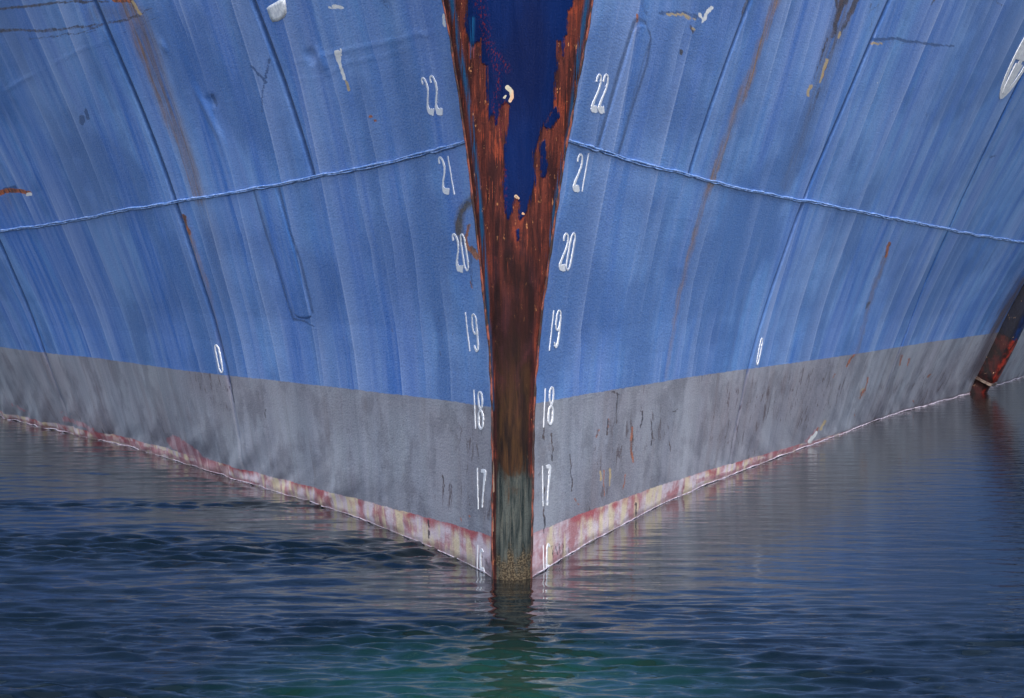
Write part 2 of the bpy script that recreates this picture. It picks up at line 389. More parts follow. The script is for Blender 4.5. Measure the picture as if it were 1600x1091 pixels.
def simple(name, c1, c2, sc, rough=.6, bump=.5, stretch=(1, 1, 1), thr=(.4, .62)):
    n = NT(name); p = n.vmul(pos(n), stretch); q = n.noise(p, sc, 4, .65)
    return n.fin(n.mix(n.ramp(q, *thr), c1, c2), rough, n.bump(n.noise(p, sc*3, 3, .6), bump, .003))
M_MARK = simple('mark_paint', srgb(150,168,200), srgb(222,226,234), 60, .6, .3, thr=(.32, .42))
M_MARKEDGE = M_MARK
M_WELD = simple('weld_paint', srgb(84,126,192), srgb(132,160,212), 30, .45)
M_WELDR = simple('stem_weld', srgb(34,18,22), srgb(112,58,48), 45, .8, .8, (1, 1, .3), thr=(.45, .62))
M_WHITE = simple('white_patch', srgb(196,202,214), srgb(226,230,236), 40, .6, .4)
M_DECK = simple('deck_paint', srgb(70,84,92), srgb(90,100,104), 4)
M_GLINT = simple('waterline_glint', srgb(140,122,140), srgb(190,186,200), 30, .5)

def bar_mat():
    n = NT('rubbing_bar'); p = pos(n); d = n.attr('d_grey')
    q = n.noise(n.vmul(p, (6, 6, 2)), 3, 4, .65); g = n.noise(p, 22, 4, .7)
    blue = n.mix(n.ramp(q, .4, .6), srgb(2,20,60), srgb(6,36,84))
    low = n.mix(n.ramp(q, .42, .58), srgb(40,12,12), srgb(128,38,28))
    c = n.mix(n.ramp(n.add(d, n.mul(n.math('SUBTRACT', g, .5), .15)), -.01, .01), low, blue)
    c = n.mix(n.mul(n.ramp(n.add(n.attr('shade_dirt'), n.mul(n.math('SUBTRACT', g, .5), .8)), .3, .7), .85), c, srgb(10,10,20))  # near-black mix paints shadow and dirt onto the bar's left face
    c = n.mix(n.ramp(g, .66, .69), c, srgb(176,144,120))
    return n.fin(c, .55, n.bump(g, .5, .006))
M_BAR = bar_mat()

def water_mat():
    n = NT('harbour_water'); p = pos(n)
    q = n.noise(n.vmul(p, (.16, .16, 1)), 1, 3, .5); x, y, z = n.sep(p)
    # reflected green ahead of the bow painted into the base colour, bluer outwards
    rr = n.math('SQRT', n.add(n.math('POWER', n.mul(x, .75), 2.), n.math('POWER', n.mul(n.math('SUBTRACT', y, 7.4), .5), 2.)))
    gsh = n.ramp(n.add(rr, n.mul(n.math('SUBTRACT', q, .5), .9)), .0, .85, 1., 0.)
    col = n.mix(gsh, (.0015, .0045, .007, 1), (.004, .028, .022, 1))
    nb = n.noise(n.vmul(p, (7, 22, 1)), 1, 2, .5, .4)
    nb2 = n.noise(n.vmul(p, (3, 9, 1)), 1, 3, .5, .3)
    nb3 = n.noise(n.vmul(p, (22, 46, 1)), 1, 2, .5, .3)
    b = n.bump(nb2, .4, .007); b = n.bump(nb, .5, .0034, b); b = n.bump(nb3, .35, .0012, b)
    return n.fin(col, .035, b, IOR=1.36, Specular_IOR_Level=.5)
M_WATER = water_mat()

# ------------------------------------------------------------------ marks and stains on the shell (measured positions)
def marks(P, A):
    st = lambda k, *a, **kw: A.__setitem__(k, np.maximum(A[k], stroke(P, *a, **kw)))
    # long rust run, left
    st('stain', [(200,0),(222,60),(245,120),(268,185),(290,240),(312,310)], 20, 15, 1.3, .7, soft=.95)
    st('stain', [(208,0),(225,50),(243,105)], 6, 5, .9, .6, soft=.9)
    st('grime_shade', [(222,30),(250,120),(275,190),(298,250),(330,360),(352,470)], 22, 14, .8, .1, soft=.95)
    st('stain', [(292,345),(306,390),(322,440),(334,490),(344,545)], 5, 4, 1., .35, soft=.8)
    st('rust', [(286,337),(291,350),(297,365)], 5, 3)
    st('dark', [(357,590),(366,628)], 2, 1.5)
    st('rust', [(178,0),(206,1)], 4); st('ochre', [(208,2),(220,22)], 3, 1.5)
    # rope chafe, upper left
    st('dark', [(0,14),(50,9),(110,3),(170,2)], 4, 3, .65); st('dark', [(0,48),(70,48),(140,41),(200,30),(238,13)], 4.5, 2, .62)
    st('dark', [(60,61),(130,50),(220,25)], 1.6, 1.2, .55); st('scuff', [(45,62),(150,48)], 3, 2, .6)
    st('dark', [(165,58),(205,50),(240,30),(250,27)], 1.3, 1, .5); st('dark', [(185,108),(215,104)], 1, 1, .4)
    st('grime_shade', [(150,20),(230,20)], 22, 14, .5, soft=.95)
    # left edge chip
    st('rust', [(0,301),(12,297),(30,299),(45,303)], 5, 3); st('scuff', [(6,297),(22,294)], 4); st('white', [(40,305),(46,304)], 2)
    st('grime_shade', [(10,310),(14,350)], 14, 20, .4, .0, soft=.95)
    # blue scuffs
    st('scuff', [(127,184),(128,190)], 6, 5); st('scuff', [(135,174),(136,184)], 3)
    st('scuff', [(392,104),(404,118),(416,128)], 2); st('scuff', [(421,92),(414,126),(409,150),(409,175)], 3, 1.5, .8)
    st('scuff', [(330,150),(336,165)], 4, 5, .8); st('scuff', [(600,0),(612,10)], 9, 4, .45); st('scuff', [(592,0),(622,30)], 2, 1, .5)
    st('white', [(525,82),(528,95),(533,108),(538,125)], 4, 2.2); st('white', [(531,80),(530,95)], 1.6)
    st('ochre', [(540,128),(542,140)], 2); st('white', [(514,12),(519,12)], 1.6); st('white', [(521,10),(532,11)], 4, 3.5)
    st('rust', [(575,181),(578,183)], 2.2); st('rust', [(583,189),(584,190)], 1.4)
    st('white', [(693,24),(696,40)], 2.4, 1.8)
    # brush smudge beside 20, left
    st('dark', [(731,318),(722,330),(716,348),(716,362)], 4, 8, 1., soft=.9); st('grime_shade', [(740,310),(722,326),(716,350),(718,375)], 8, 11, 1.1)
    st('scuff', [(750,300),(728,318),(718,340)], 3, 8, .7); st('rust', [(733,352),(728,375),(731,390)], 4, 3, .7)
    st('rust', [(736,390),(745,402)], 7, 6); st('rust', [(734,440),(737,452)], 1.5, 1, .6); st('scuff', [(724,372),(734,400),(736,448)], 6, 3, .6)
    st('scuff', [(738,330),(746,352)], 6, 5, .45)
    for a in [(683,494),(689,518),(706,519),(690,538),(687,548),(537,526),(643,525),(612,514)]:
        st('dark', [a, (a[0]+1, a[1]+7)], 1.3, .8, .55)
    st('scuff', [(460,498),(478,503),(490,510)], 2, 1.5, .8)
    # right side: long thin rust run
    st('stain', [(1212,0),(1195,50),(1172,115),(1148,175),(1128,235),(1110,290)], 8, 7, 1.5, 1.2, soft=.8)
    st('stain', [(1110,290),(1092,345),(1078,400),(1062,460),(1048,540),(1040,590)], 6, 4, 1.1, .2, soft=.8)
    st('grime_shade', [(1200,40),(1160,150),(1115,270),(1085,380)], 15, 10, .3, .1, soft=.95)
    # scraped brown patches, upper right
    for x0, y0, x1, y1, wd, a in [(1318,0,1300,58,7,.75),(1338,0,1318,45,5,.75),(1306,0,1312,22,4,.7),(1292,60,1270,130,2,.6),(1326,20,1285,110,2.4,.55),
                                  (1372,8,1336,40,1.5,.5),(1359,5,1362,60,1.3,.5),(1362,38,1340,62,3,.4),(1280,140,1260,190,5,.5),(1278,150,1240,265,6,.35)]:
        st('dark', [(x0,y0),(x1,y1)], wd*1.6, wd*.7, a*1.15, a*.8, soft=.9)
    st('grime_shade', [(1320,0),(1285,120),(1250,230),(1228,290)], 22, 15, .9, .4, soft=.95)
    st('ochre', [(1291,92),(1286,112),(1281,128)], 3.5, 2); st('ochre', [(1267,134),(1262,148)], 3, 2); st('ochre', [(1311,50),(1309,58)], 2)
    st('rust', [(1290,104),(1284,122)], 1.6)
    st('scuff', [(1362,62),(1400,60),(1440,68),(1490,73)], 4, 2.2, .8); st('dark', [(1364,68),(1380,66),(1420,68),(1450,71)], 2, 1, .5)
    st('ochre', [(1361,68),(1378,68)], 2)
    st('ochre', [(1042,22),(1065,24),(1085,31)], 3.2, 2, .9); st('scuff', [(1030,20),(1060,20),(1090,26)], 5, 3, .7)
    st('white', [(1110,12),(1100,28),(1096,34)], 3, 2.5); st('white', [(1091,22),(1094,27)], 2.4)
    st('dark', [(1077,40),(1082,52)], 6, 5, .7, soft=.9); st('ochre', [(1080,44),(1083,47)], 1.5); st('dark', [(1063,78),(1064,84)], 3.4)
    st('rust', [(996,22),(994,34)], 2); st('stain', [(994,34),(986,75)], 5, 4, .6, .1)
    st('scuff', [(1000,0),(1010,22)], 8, 5, .5); st('scuff', [(1150,10),(1120,30),(1080,28)], 14, 6, .35)
    st('dark', [(1460,0),(1455,6)], 3, 2, .7); st('dark', [(1556,2),(1570,8)], 3, 3, .5); st('white', [(1370,132),(1372,128)], 1.2, 1.2, .6)
    st('dark', [(1165,0),(1155,35)], 5, 2, .6)
    st('white', [(914,45),(909,72)], 2, 1.2, .9)
    # drip, right
    st('rust', [(1391,381),(1383,402)], 2.6, 2.2); st('stain', [(1382,403),(1366,450),(1350,505),(1336,556)], 3.2, 3, .75, .3, soft=.8)
    st('grime_shade', [(1384,400),(1355,485),(1336,556)], 5, 4, .5, .2); st('dark', [(1357,474),(1352,482)], 4, 2, .6); st('rust', [(1333,556),(1322,572)], 1.6, 1.2)
    st('scuff', [(1445,176),(1450,190)], 6, 4, .4); st('scuff', [(1443,112),(1452,118)], 6, 3, .4); st('scuff', [(1548,246),(1556,244)], 3, 2, .6)
    st('white', [(1594,488),(1586,497)], 2.4); st('white', [(1590,500),(1580,512)], 2.2)
    st('grime_shade', [(1596,440),(1556,512),(1518,590)], 16, 10, 1.2, 1.2, soft=.95); st('seam', [(1600,430),(1560,505)], 14, 12, .8, .8, soft=.9)  # dark strip on the shell beside the rubbing bar: its shadow and grime, painted
    # grey boot band: cracks and scrapes
    for pts in [[(963,614),(964,640),(963,662)],[(861,676),(864,700),(863,722)],[(949,655),(947,680)],[(988,665),(989,690),(987,712)],[(1018,655),(1020,676),(1018,695)],
                [(1045,688),(1048,705)],[(850,760),(848,800),(849,825)],[(892,709),(893,735),(892,767)],[(957,612),(966,616)],[(851,665),(850,690)],[(848,796),(848,832)],
                [(1003,644),(1001,668)],[(693,742),(694,770)],[(413,640),(414,654)],[(671,812),(671,842)],[(1052,645),(1060,640)],[(992,785),(992,812)]]:
        st('dark', pts, 1.1, .7, .8)
    for pts, wd in [([(988,668),(986,700),(990,722)],3),([(935,672),(931,684)],3.4),([(951,656),(949,668)],1.6),([(943,735),(942,775)],1.6),([(975,742),(972,765)],1.4),
                    ([(894,778),(905,790)],1.6),([(1408,555),(1406,570)],3),([(1421,560),(1417,572)],2.2),([(1356,590),(1352,612)],2),([(1345,622),(1352,608)],3),
                    ([(1305,585),(1301,592)],1.8),([(1336,640),(1334,650)],1.6),([(1450,590),(1456,585)],2),([(1428,627),(1430,630)],2),([(1280,668),(1274,680)],2.5)]:
        st('rust', pts, wd, wd*.6, .62)
    st('ochre', [(1291,658),(1283,672)], 1.8); st('ochre', [(936,737),(938,750)], 1.6); st('ochre', [(954,732),(951,760)], 2, 1); st('white', [(1266,690),(1276,676)], 5, 2, .7)
    st('stain', [(1350,615),(1345,622)], 6, 3, .5); st('ochre', [(1346,612),(1350,608)], 2, 2, .6)
    for x, y in [(735,806),(741,830),(760,833),(706,815),(720,809),(736,845),(737,890)]: st('rust', [(x,y),(x+1,y+4)], 1.8, 1, .55)
    for x in np.arange(862, 892, 5): st('dark', [(x, 848+(x*7)%9),(x+1, 866+(x*13)%14)], 1.2, .9, .6)
    # brown, algae stained foot of the left side, next to the stem
    st('grime_shade', [(640,872),(700,876),(740,880),(768,890)], 6, 24, .8, .7, soft=.95); st('dark', [(745,862),(760,875),(766,895)], 5, 6, .5, soft=.95)
    st('crackzone', [(850,720),(950,690),(1030,660)], 60, 45, 1., .8, soft=.9); st('crackzone', [(1200,640),(1350,610),(1450,590)], 30, 30, .8, .8, soft=.9); st('crackzone', [(700,770),(750,800)], 35, 35, .6, .6, soft=.9)
    # red primer coming through
    for pts, wd, a in [([(270,690),(290,700),(315,722),(350,738)],16,.95),([(235,700),(262,708)],8,.6),([(100,655),(130,662),(160,680)],9,.6),([(20,632),(45,648)],6,.5),([(95,645),(115,650)],6,.4),
                       ([(150,680),(200,692),(260,708),(330,738),(400,757)],6,.75),([(0,650),(80,668),(160,688)],3,.6),([(1200,712),(1250,700),(1290,686)],7,.7),
                       ([(1090,752),(1150,738),(1215,712)],8,.6),([(1290,684),(1330,672),(1400,650)],3,.4),([(1262,690),(1280,668)],5,.7)]:
        st('redpatch', pts, wd, wd*.7, a, soft=.9)

KEYS = ['crackzone', 'stain', 'grime_shade', 'scuff', 'dark', 'rust', 'ochre', 'white', 'redpatch', 'seam']
RIDGES = [([(443,100),(490,92),(533,80),(583,70),(647,57),(700,44)], 2.6, .0035), ([(440,125),(500,122),(545,98),(600,88),(650,70)], 2.2, .0025),
          ([(0,147),(30,128),(60,113)], 2.5, .004), ([(60,113),(120,80),(180,60)], 2.5, .002), ([(630,58),(650,50),(672,60)], 2.5, .004),
          ([(300,130),(325,175),(345,215),(352,245)], 5, .012), ([(250,60),(262,85)], 4, .008), ([(490,70),(510,115)], 9, .010), ([(1046,120),(1040,180)], 8, .004),
          ([(1466,330),(1450,400),(1425,480),(1400,560)], 7, .008), ([(1330,0),(1310,70)], 9, .006), ([(50,250),(60,300)], 8, .006),
          ([(80,550),(110,640)], 7, .006), ([(235,590),(262,690)], 8, .006), ([(1500,280),(1470,380)], 10, .006)]
DENTS = [([(325,148),(336,168)], 9, .011), ([(480,75),(492,100)], 10, .016), ([(0,625),(60,590)], 30, .014), ([(1070,340),(1060,420)], 16, .008)]

for s_ in (-1, 1):
    DENTED[s_] = [(p, w_*1.3, h*.8) for p, w_, h in RIDGES if (p[0][0] < 800) == (s_ < 0)] + [(p, w_*1.3, -h*.7) for p, w_, h in DENTS if (p[0][0] < 800) == (s_ < 0)]

def patch(name, s, Ya, Yb, zlo, zhi, Ys, zs, parent, mat, ga=True, gb=True, glo=False, ghi=False, off=0., rim=0.):
    """one shell plate: Ya(z)..Yb(z) by zlo(Y)..zhi(Y); edges dip into a groove"""
    S_, T_ = np.meshgrid(Ys, zs, indexing='ij')
    z = np.zeros_like(S_)+1.; Y = S_*0
    for _ in range(8):
        Y = Ya(z)+(Yb(z)-Ya(z))*S_; z = zlo(Y)+(zhi(Y)-zlo(Y))*T_
    L = np.maximum(Yb(z)-Ya(z), .01); H = np.maximum(zhi(Y)-zlo(Y), .01)
    d = np.full_like(Y, 9.)
    if ga: d = np.minimum(d, S_*L)
    if gb: d = np.minimum(d, (1-S_)*L)
    groove = 1-sm(.004, .045, d)
    e = np.full_like(Y, 9.)
    if glo: e = np.minimum(e, T_*H)
    if ghi: e = np.minimum(e, (1-T_)*H)
    P0 = base(s, Y, z); px = project(P0); lat = b0(s, Y)
    u = off - (.012 if not rim else .014)*groove*(.35+.65*sm(-.2, .05, z-ZG[s](Y)))
    if rim: u -= rim*(1-sm(0, .012, np.minimum(e, 9.)))
    V = hull(s, Y, z, u)
    A = {k: np.zeros_like(Y) for k in KEYS}
    wx = px[..., 0]; wy = px[..., 1]
    marks(px+np.stack([3.2*fbm(wx*.10, wy*.06, 44)+1.6*vnoise(wx*.4, wy*.3, 45), 2.6*fbm(wx*.07, wy*.09, 47)], -1), A)
    jag = .65+.7*(vnoise(z*45, z*0, 4)+.5)
    A['seam'] = np.clip((1-sm(.016, .042, d))*sm(-.1, .02, z-ZG[s](Y))*jag*1.25, 0, 1)*np.clip(.45+.25*z, .4, 1) + .3*(1-sm(.006, .03, d))*(z > .25)
    if rim: A['seam'] = np.maximum(A['seam'], .8*(1-sm(.004, .014, e)))
    if rim: A['seam'] = np.maximum(A['seam'], 1.*(1-sm(.018, .036, d))*jag)
    for ln in ((SL3, SL4) if s < 0 else (SR1, SR2, [(990,32),(996,30),(1008,36),(1016,60)])):
        A['seam'] = np.maximum(A['seam'], stroke(px, ln, 1.5 if s < 0 else (2.8 if ln is SR1 else 1.8), soft=.5)*np.clip(jag*1.1, 0, 1))
    A['d_grey'] = z-ZG[s](Y); A['d_red'] = z-ZR[s](Y)
    A['hp'] = np.stack([lat+s*20, z, np.full_like(Y, s*3.)], -1)
    A = {k: (v.reshape(-1, 3) if v.ndim == 3 else v.ravel()) for k, v in A.items()}
    return mesh_obj(name, V, grid_faces(*Y.shape, flip=(s > 0)), mat, parent, A)
def samples(L, step, edges=(.006, .014, .022, .032, .045)):
    n = max(2, int(L/step)); a = list(np.linspace(0, 1, n+1)); e = [k/L for k in edges if k < L/2.5]
    return np.array(sorted(set([0., 1.]+[x for x in a if max(e+[0]) < x < 1-max(e+[0])]+e+[1-x for x in e])))

ship = empty('ship', (0, DST, 0))
setp(ship, 'blue steel ship bow with grey lower band, rusty stem and white depth marks', 'ship')
def rel(o):                        # keep world coordinates under the ship empty
    o.matrix_parent_inverse = ship.matrix_world.inverted(); return o
bpy.context.view_layer.update()
from mathutils import Matrix
INV = Matrix.Translation((0, -DST, 0))
def fix(o, top=True):
    if top: o.matrix_parent_inverse = INV
    return o

c0 = lambda z: np.zeros_like(np.asarray(z, float))
cY = lambda k: (lambda z: np.full_like(np.asarray(z, float), k))
ZB, ZT = -.9, 6.2
low = lambda Y: np.full_like(Y, ZB); top = lambda Y: np.full_like(Y, ZT) + .03*Y
def zsamp(lo, hi, f0, f1, n):      # fine between f0..f1
    a = np.r_[np.linspace(lo, f0, 7)[:-1], np.linspace(f0, f1, n), np.linspace(f1, hi, 12)[1:]]
    return (a-lo)/(hi-lo)
def row_lo(): return zsamp(0, 1, .33, 1., 190)[:-11] if False else np.r_[np.linspace(0, .26, 6)[:-1], np.linspace(.26, 1, 240)]
def row_hi(H): k = min(1., H); return np.r_[np.linspace(0, k, 260), np.linspace(k, 1, 12)[1:]] if k < .98 else np.linspace(0, 1, 180)
for s, rows in ((-1, {'lo': [c0, SL1, SL0, cY(14.5), cY(28), cY(46)], 'hi': [c0, SL2, SL1, lambda z: SL0(np.asarray(z))+.0, cY(14.5), cY(28), cY(46)]}),
                (1, {'lo': [c0, SR4, SR5, cY(19.5), cY(32), cY(46)], 'hi': [c0, SR3, SR4, SR5, cY(19.5), cY(32), cY(46)]})):
    for row in ('lo', 'hi'):
        C_ = rows[row]
        for i in range(len(C_)-1):
            L = float(np.mean(C_[i+1](np.array([.5, 2.]))-C_[i](np.array([.5, 2.]))))
            far = i >= len(C_)-2 or float(C_[i](np.array(1.))) > 14
            step = 1.0 if far else (.018 if float(C_[i+1](np.array(1.))) < 9 else .028)
            if row == 'lo': zl, zh, zs = low, ZW[s], row_lo()
            else: zl, zh, zs = ZW[s], top, row_hi(.58)
            if far: zs = np.linspace(0, 1, 14)
            fix(patch('hull_plate', s, C_[i], C_[i+1], zl, zh, samples(L, step), zs, ship, M_HULL, ga=i > 0, gb=i < len(C_)-2))

# insert strips (doubler plates) either side
def strip(s, A_, B_, zends, side_up):
    Ya = seam(s, A_); Yb = seam(s, B_); z0, z1 = zends
    if float(Ya(np.array(1.5))) > float(Yb(np.array(1.5))): Ya, Yb = Yb, Ya
    def zl(Y):
        if side_up: return ZW[s](Y)+.012
        m = Ya(np.array(z0))*.5+Yb(np.array(z0))*.5; h = abs(float(Yb(np.array(z0))-Ya(np.array(z0))))*.5+1e-6
        return z0+.03*np.clip(np.abs(Y-m)/h, 0, 1)**3
    def zh(Y):
        if not side_up: return ZW[s](Y)-.012
        m = Ya(np.array(z1))*.5+Yb(np.array(z1))*.5; h = abs(float(Yb(np.array(z1))-Ya(np.array(z1))))*.5+1e-6
        return z1-.05*np.clip(np.abs(Y-m)/h, 0, 1)**3
    fix(patch('doubler_plate', s, Ya, Yb, zl, zh, samples(.5, .03, (.006, .014, .024, .036)), np.linspace(0, 1, 130), ship, M_HULL, True, True, not side_up, side_up, off=.003 if s < 0 else .004, rim=.003 if s < 0 else .004))
strip(-1, SL3, SL4, (float(pix(-1, 475., 498.)[1]), 0), False)
strip(1, SR1, SR2, (0, float(pix(1, 1003., 36.)[1])), True)

# ------------------------------------------------------------------ stem plate
BLUE = [(732,-40),(731,0),(729,22),(728,50),(738,72),(751,62),(752.5,99),(761,103),(762,150),(764,190),(770,176),(776,196),(783,166),(790,160),(797,166),(795,182),(794,198),(788,231),(789,273),(785.6,286),(786,304),(790,330),(794,343),
        (800,332),(803,319),(805,308),(812,315),(810,334),(812,345),(821,334),(827,317),(832,299),(837,281),(835,264),(834,242),(838,229),(841,220),(849,196),(865,172),
        (866,123),(870,106),(871,64),(876,66),(880,88),(881,59),(887,53),(887,18),(893,13),(896,0),(898,-40)]
zs = np.r_[np.linspace(ZB, -.05, 8)[:-1], np.linspace(-.05, 2.5, 760), np.linspace(2.5, ZT, 14)[1:]]
us = np.sin(np.linspace(-1, 1, 170)*math.pi/2*.92)/math.sin(math.pi/2*.92)
U, Z = np.meshgrid(us, zs, indexing='ij')
xl, xr = edge(-1, Z), edge(1, Z); hw = (xr-xl)/2
X = (xl+xr)/2 + U*hw
kk = .94
Yf = DST-rake(Z) - hw*.95*(np.sqrt(1-(kk*np.abs(U))**2.3)-math.sqrt(1-kk**2.3))
Yf += .004*fbm(X*30, Z*3, 60) + .006*fbm(X*9, Z*2, 61)
P = np.stack([X, Yf, Z], -1); px = project(P)
sdf = poly_sdf(px, BLUE); sdf = np.maximum(sdf, np.minimum(poly_sdf(px, [(807,360),(811,358),(812,372),(808,378)]), 6))
for poly in ([(868,170),(872,182),(858,200),(853,196)], [(845,226),(850,222),(853,262),(849,275)]):
    sdf = np.maximum(sdf, poly_sdf(px, poly)+3)
Yf = Yf - .003*sm(-1, 1, sdf)
P[..., 1] = Yf
A = {'blue': sdf}
sp = np.zeros_like(X)
for pts, wd in [([(748,0),(757,40),(765,75),(785,95),(792,108)], 14), ([(765,75),(775,100),(780,130),(772,160),(774,190)], 9), ([(786,165),(783,200),(780,225)], 10), ([(788,262),(790,330)], 5)]:
    sp = np.maximum(sp, stroke(px, pts, wd, wd*.6, soft=.9))
A['speck'] = sp
A['sliver'] = np.maximum(stroke(px, [(706,0),(715,60),(733,160),(747,290),(757,400),(764,500),(770,640)], 6, 3, soft=.9),
                         stroke(px, [(918,0),(905,80),(890,200),(875,270),(866,330),(856,400)], 6, 3, soft=.9))
A['sliver'] = np.maximum(A['sliver'], .9*stroke(px, [(738,30),(737,90)], 5, 3, soft=.9))
A['near'] = np.maximum(np.exp(-np.abs(sdf)/14), .4*sm(.62, .9, np.abs(U)))
A['inner'] = 1-sm(.70, .93, np.abs(U+.02)); A['inner2'] = (1-sm(.90, .98, np.abs(U-.10)))
pl = np.zeros_like(X)
for pts, wd in [([(793,137),(799,143),(800,152),(797,158)], 4.5), ([(768,700),(770,730),(771,768)], 2.0), ([(769,808),(770,830)], 1.6), ([(806,307),(810,310)], 3), ([(788,153),(790,150)], 2), ([(817,334),(819,335)], 2)]:
    pl = np.maximum(pl, stroke(px, pts, wd, wd*.6))
A['pale'] = pl
A['hp'] = np.stack([X, Z, X*0+2], -1)
A = {k: (v.reshape(-1, 3) if v.ndim == 3 else v.ravel()) for k, v in A.items()}
setp(fix(mesh_obj('stem_plate', P, grid_faces(*U.shape, flip=False), M_STEM, ship, A)), 'rusty rounded stem plate with dark blue paint remaining in its upper middle')

# welds ----------------------------------------------------------------------
for s in (-1, 1):
    # raised horizontal strake weld, two wandering ridges of bead
    Yw = np.r_[np.arange(.0, 17, .012), np.arange(17, 46, .5)]
    for k, (dz, r0) in enumerate(((.004, .0048), (-.004, .0040))):
        zz = ZW[s](Yw)+dz+.007*vnoise(Yw*3, Yw*0, 70)+.006*vnoise(Yw*9, Yw*0, 72+k)
        rr = r0*(1+Yw*.02)*(1+.8*fbm(Yw*16, Yw*0, 75+k, 2))
        V, F = tube(hull(s, Yw, zz, .003+0*Yw), np.clip(rr, .003, .03), 7)
        fix(mesh_obj('weld_bead', V, F, M_WELD, ship))
    # stem edge weld
    zz = np.arange(ZB, 3.2, .010); x = edge(s, zz)+s*.003+.004*vnoise(zz*14, zz*0, 80+s)
    pth = np.stack([x, DST-rake(zz)+.004, zz], -1)
    V, F = tube(pth, .0055*(1+.8*vnoise(zz*22, zz*0, 82+s)), 7)
    fix(mesh_obj('stem_weld', V, F, M_WELDR, ship))

# ------------------------------------------------------------------ draft marks and other raised lettering
def glyph(ch):                     # paths (x -1..1, y 0 top..1 bottom, half-width factor), closed flag
    if ch == '1': return [([(0, 0, .75), (0, .5, .75), (0, 1, .75)], False)]
    if ch == '2': return [([(-.75,.20,1.1),(-.7,.08,1.2),(-.2,.02,1.1),(.45,.06,1.1),(.8,.18,1.3),(.8,.32,1.3),(.45,.46,1.2),(-.1,.60,1.3),(-.6,.74,1.6),(-.75,.84,2.0),(-.4,.92,3.6),(.3,.93,4.2),(1.15,.93,4.0)], False)]
    if ch == '0': return [([(0,.02,1),(.6,.10,1),(.75,.3,1.1),(.75,.7,1.1),(.6,.9,1),(0,.98,1),(-.6,.9,1),(-.75,.7,1.1),(-.75,.3,1.1),(-.6,.10,1)], True)]
    if ch == '9': return [([(0,.02,1),(.6,.08,1),(.8,.2,1.1),(.8,.38,1.1),(.5,.5,1),(-.1,.53,1),(-.6,.46,1),(-.8,.32,1.1),(-.75,.14,1),(-.5,.05,1)], True),
                          ([(.85,.36,1.1),(.9,.6,1.1),(.85,.85,1.2),(.4,.97,1.4),(-.1,.95,1.3),(-.6,.84,1.0)], False)]
    if ch == '8': return [([(0,.02,1.1),(.6,.08,1.1),(.75,.22,1.2),(.6,.38,1.2),(0,.46,1.3),(-.6,.38,1.2),(-.75,.22,1.2),(-.6,.08,1.1)], True),
                          ([(0,.50,1.3),(.7,.58,1.2),(.85,.74,1.3),(.7,.9,1.2),(0,.97,1.2),(-.7,.9,1.2),(-.85,.74,1.3),(-.7,.58,1.2)], True)]
    if ch == '7': return [([(-.9,.06,2.0),(.1,.05,2.2),(.75,.07,2.2),(.75,.22,1.7),(.45,.45,1.2),(.2,.7,1.1),(.05,1,1.0)], False)]
    if ch == '6': return [([(.5,.10,1.2),(0,.03,1.2),(-.6,.12,1.1),(-.8,.35,1.2),(-.85,.7,1.3),(-.6,.92,1.2),(0,.98,1.2),(.6,.9,1.2),(.8,.74,1.2),(.5,.58,1.2),(-.1,.54,1.1),(-.6,.6,1.0)], False)]
def digit(parent, s, ch, top_, bot, wpx, hw=.92, thick=.0014, name='digit'):
    Vs, Fs, n0 = [], [], 0
    for k, (pts, closed) in enumerate(glyph(ch)):
        q = np.array(pts, float); q = np.vstack([q, q[:1]]) if closed else q
        # resample smoothly
        m = len(q); t = np.linspace(0, m-1, (m-1)*5+1); i = np.minimum(t.astype(int), m-2); f = t-i
        if m > 3:
            qm = np.vstack([q[-2] if closed else 2*q[0]-q[1], q, q[1] if closed else 2*q[-1]-q[-2]])
            a, b, c, d = qm[i], qm[i+1], qm[i+2], qm[i+3]; f = f[:, None]
            R = .5*((2*b)+(-a+c)*f+(2*a-5*b+4*c-d)*f**2+(-a+3*b-3*c+d)*f**3)
        else: R = q[i]*(1-f[:, None])+q[i+1]*f[:, None]
        ax = np.array(bot, float)-np.array(top_, float)
        cx = top_[0]+ax[0]*R[:, 1]+R[:, 0]*wpx; cy = top_[1]+ax[1]*R[:, 1] + R[:, 0]*wpx*(.15*s*-1)
        cx += .5*vnoise(cy*.35+k, cx*0, ord(ch)); T = np.stack([np.gradient(cx), np.gradient(cy)], 1); T /= np.linalg.norm(T, axis=1, keepdims=True)+1e-9
        N = np.stack([T[:, 1], -T[:, 0]], 1)
        h = hw*R[:, 2]*(1+.35*vnoise(cy*.6, cx*.6, ord(ch)+3)); N = N*np.stack([h, h*1.5], 1)   # strokes are wider lengthwise: the shell recedes sideways
        rails = []
        for sgn, offn in ((-1, -.002), (-.92, thick+.0008*k), (.92, thick+.0008*k), (1, -.002)):
            Y, z = pix(s, cx+sgn*N[:, 0], cy+sgn*N[:, 1]); rails.append(hull(s, Y, z, np.full(len(Y), offn)))
        V = np.stack(rails, 1); n, r = V.shape[:2]
        if closed: V[-1] = V[0]
        F = grid_faces(n, r); Vs.append(V.reshape(-1, 3)); Fs.append(F+n0)
        if not closed:
            for e in (0, n-1): Fs.append(np.array([[e*r, e*r+1, e*r+2, e*r+3]])+n0)
        n0 += n*r
    return mesh_obj(name, np.vstack(Vs), np.vstack(Fs), M_MARK, parent, smooth=False)
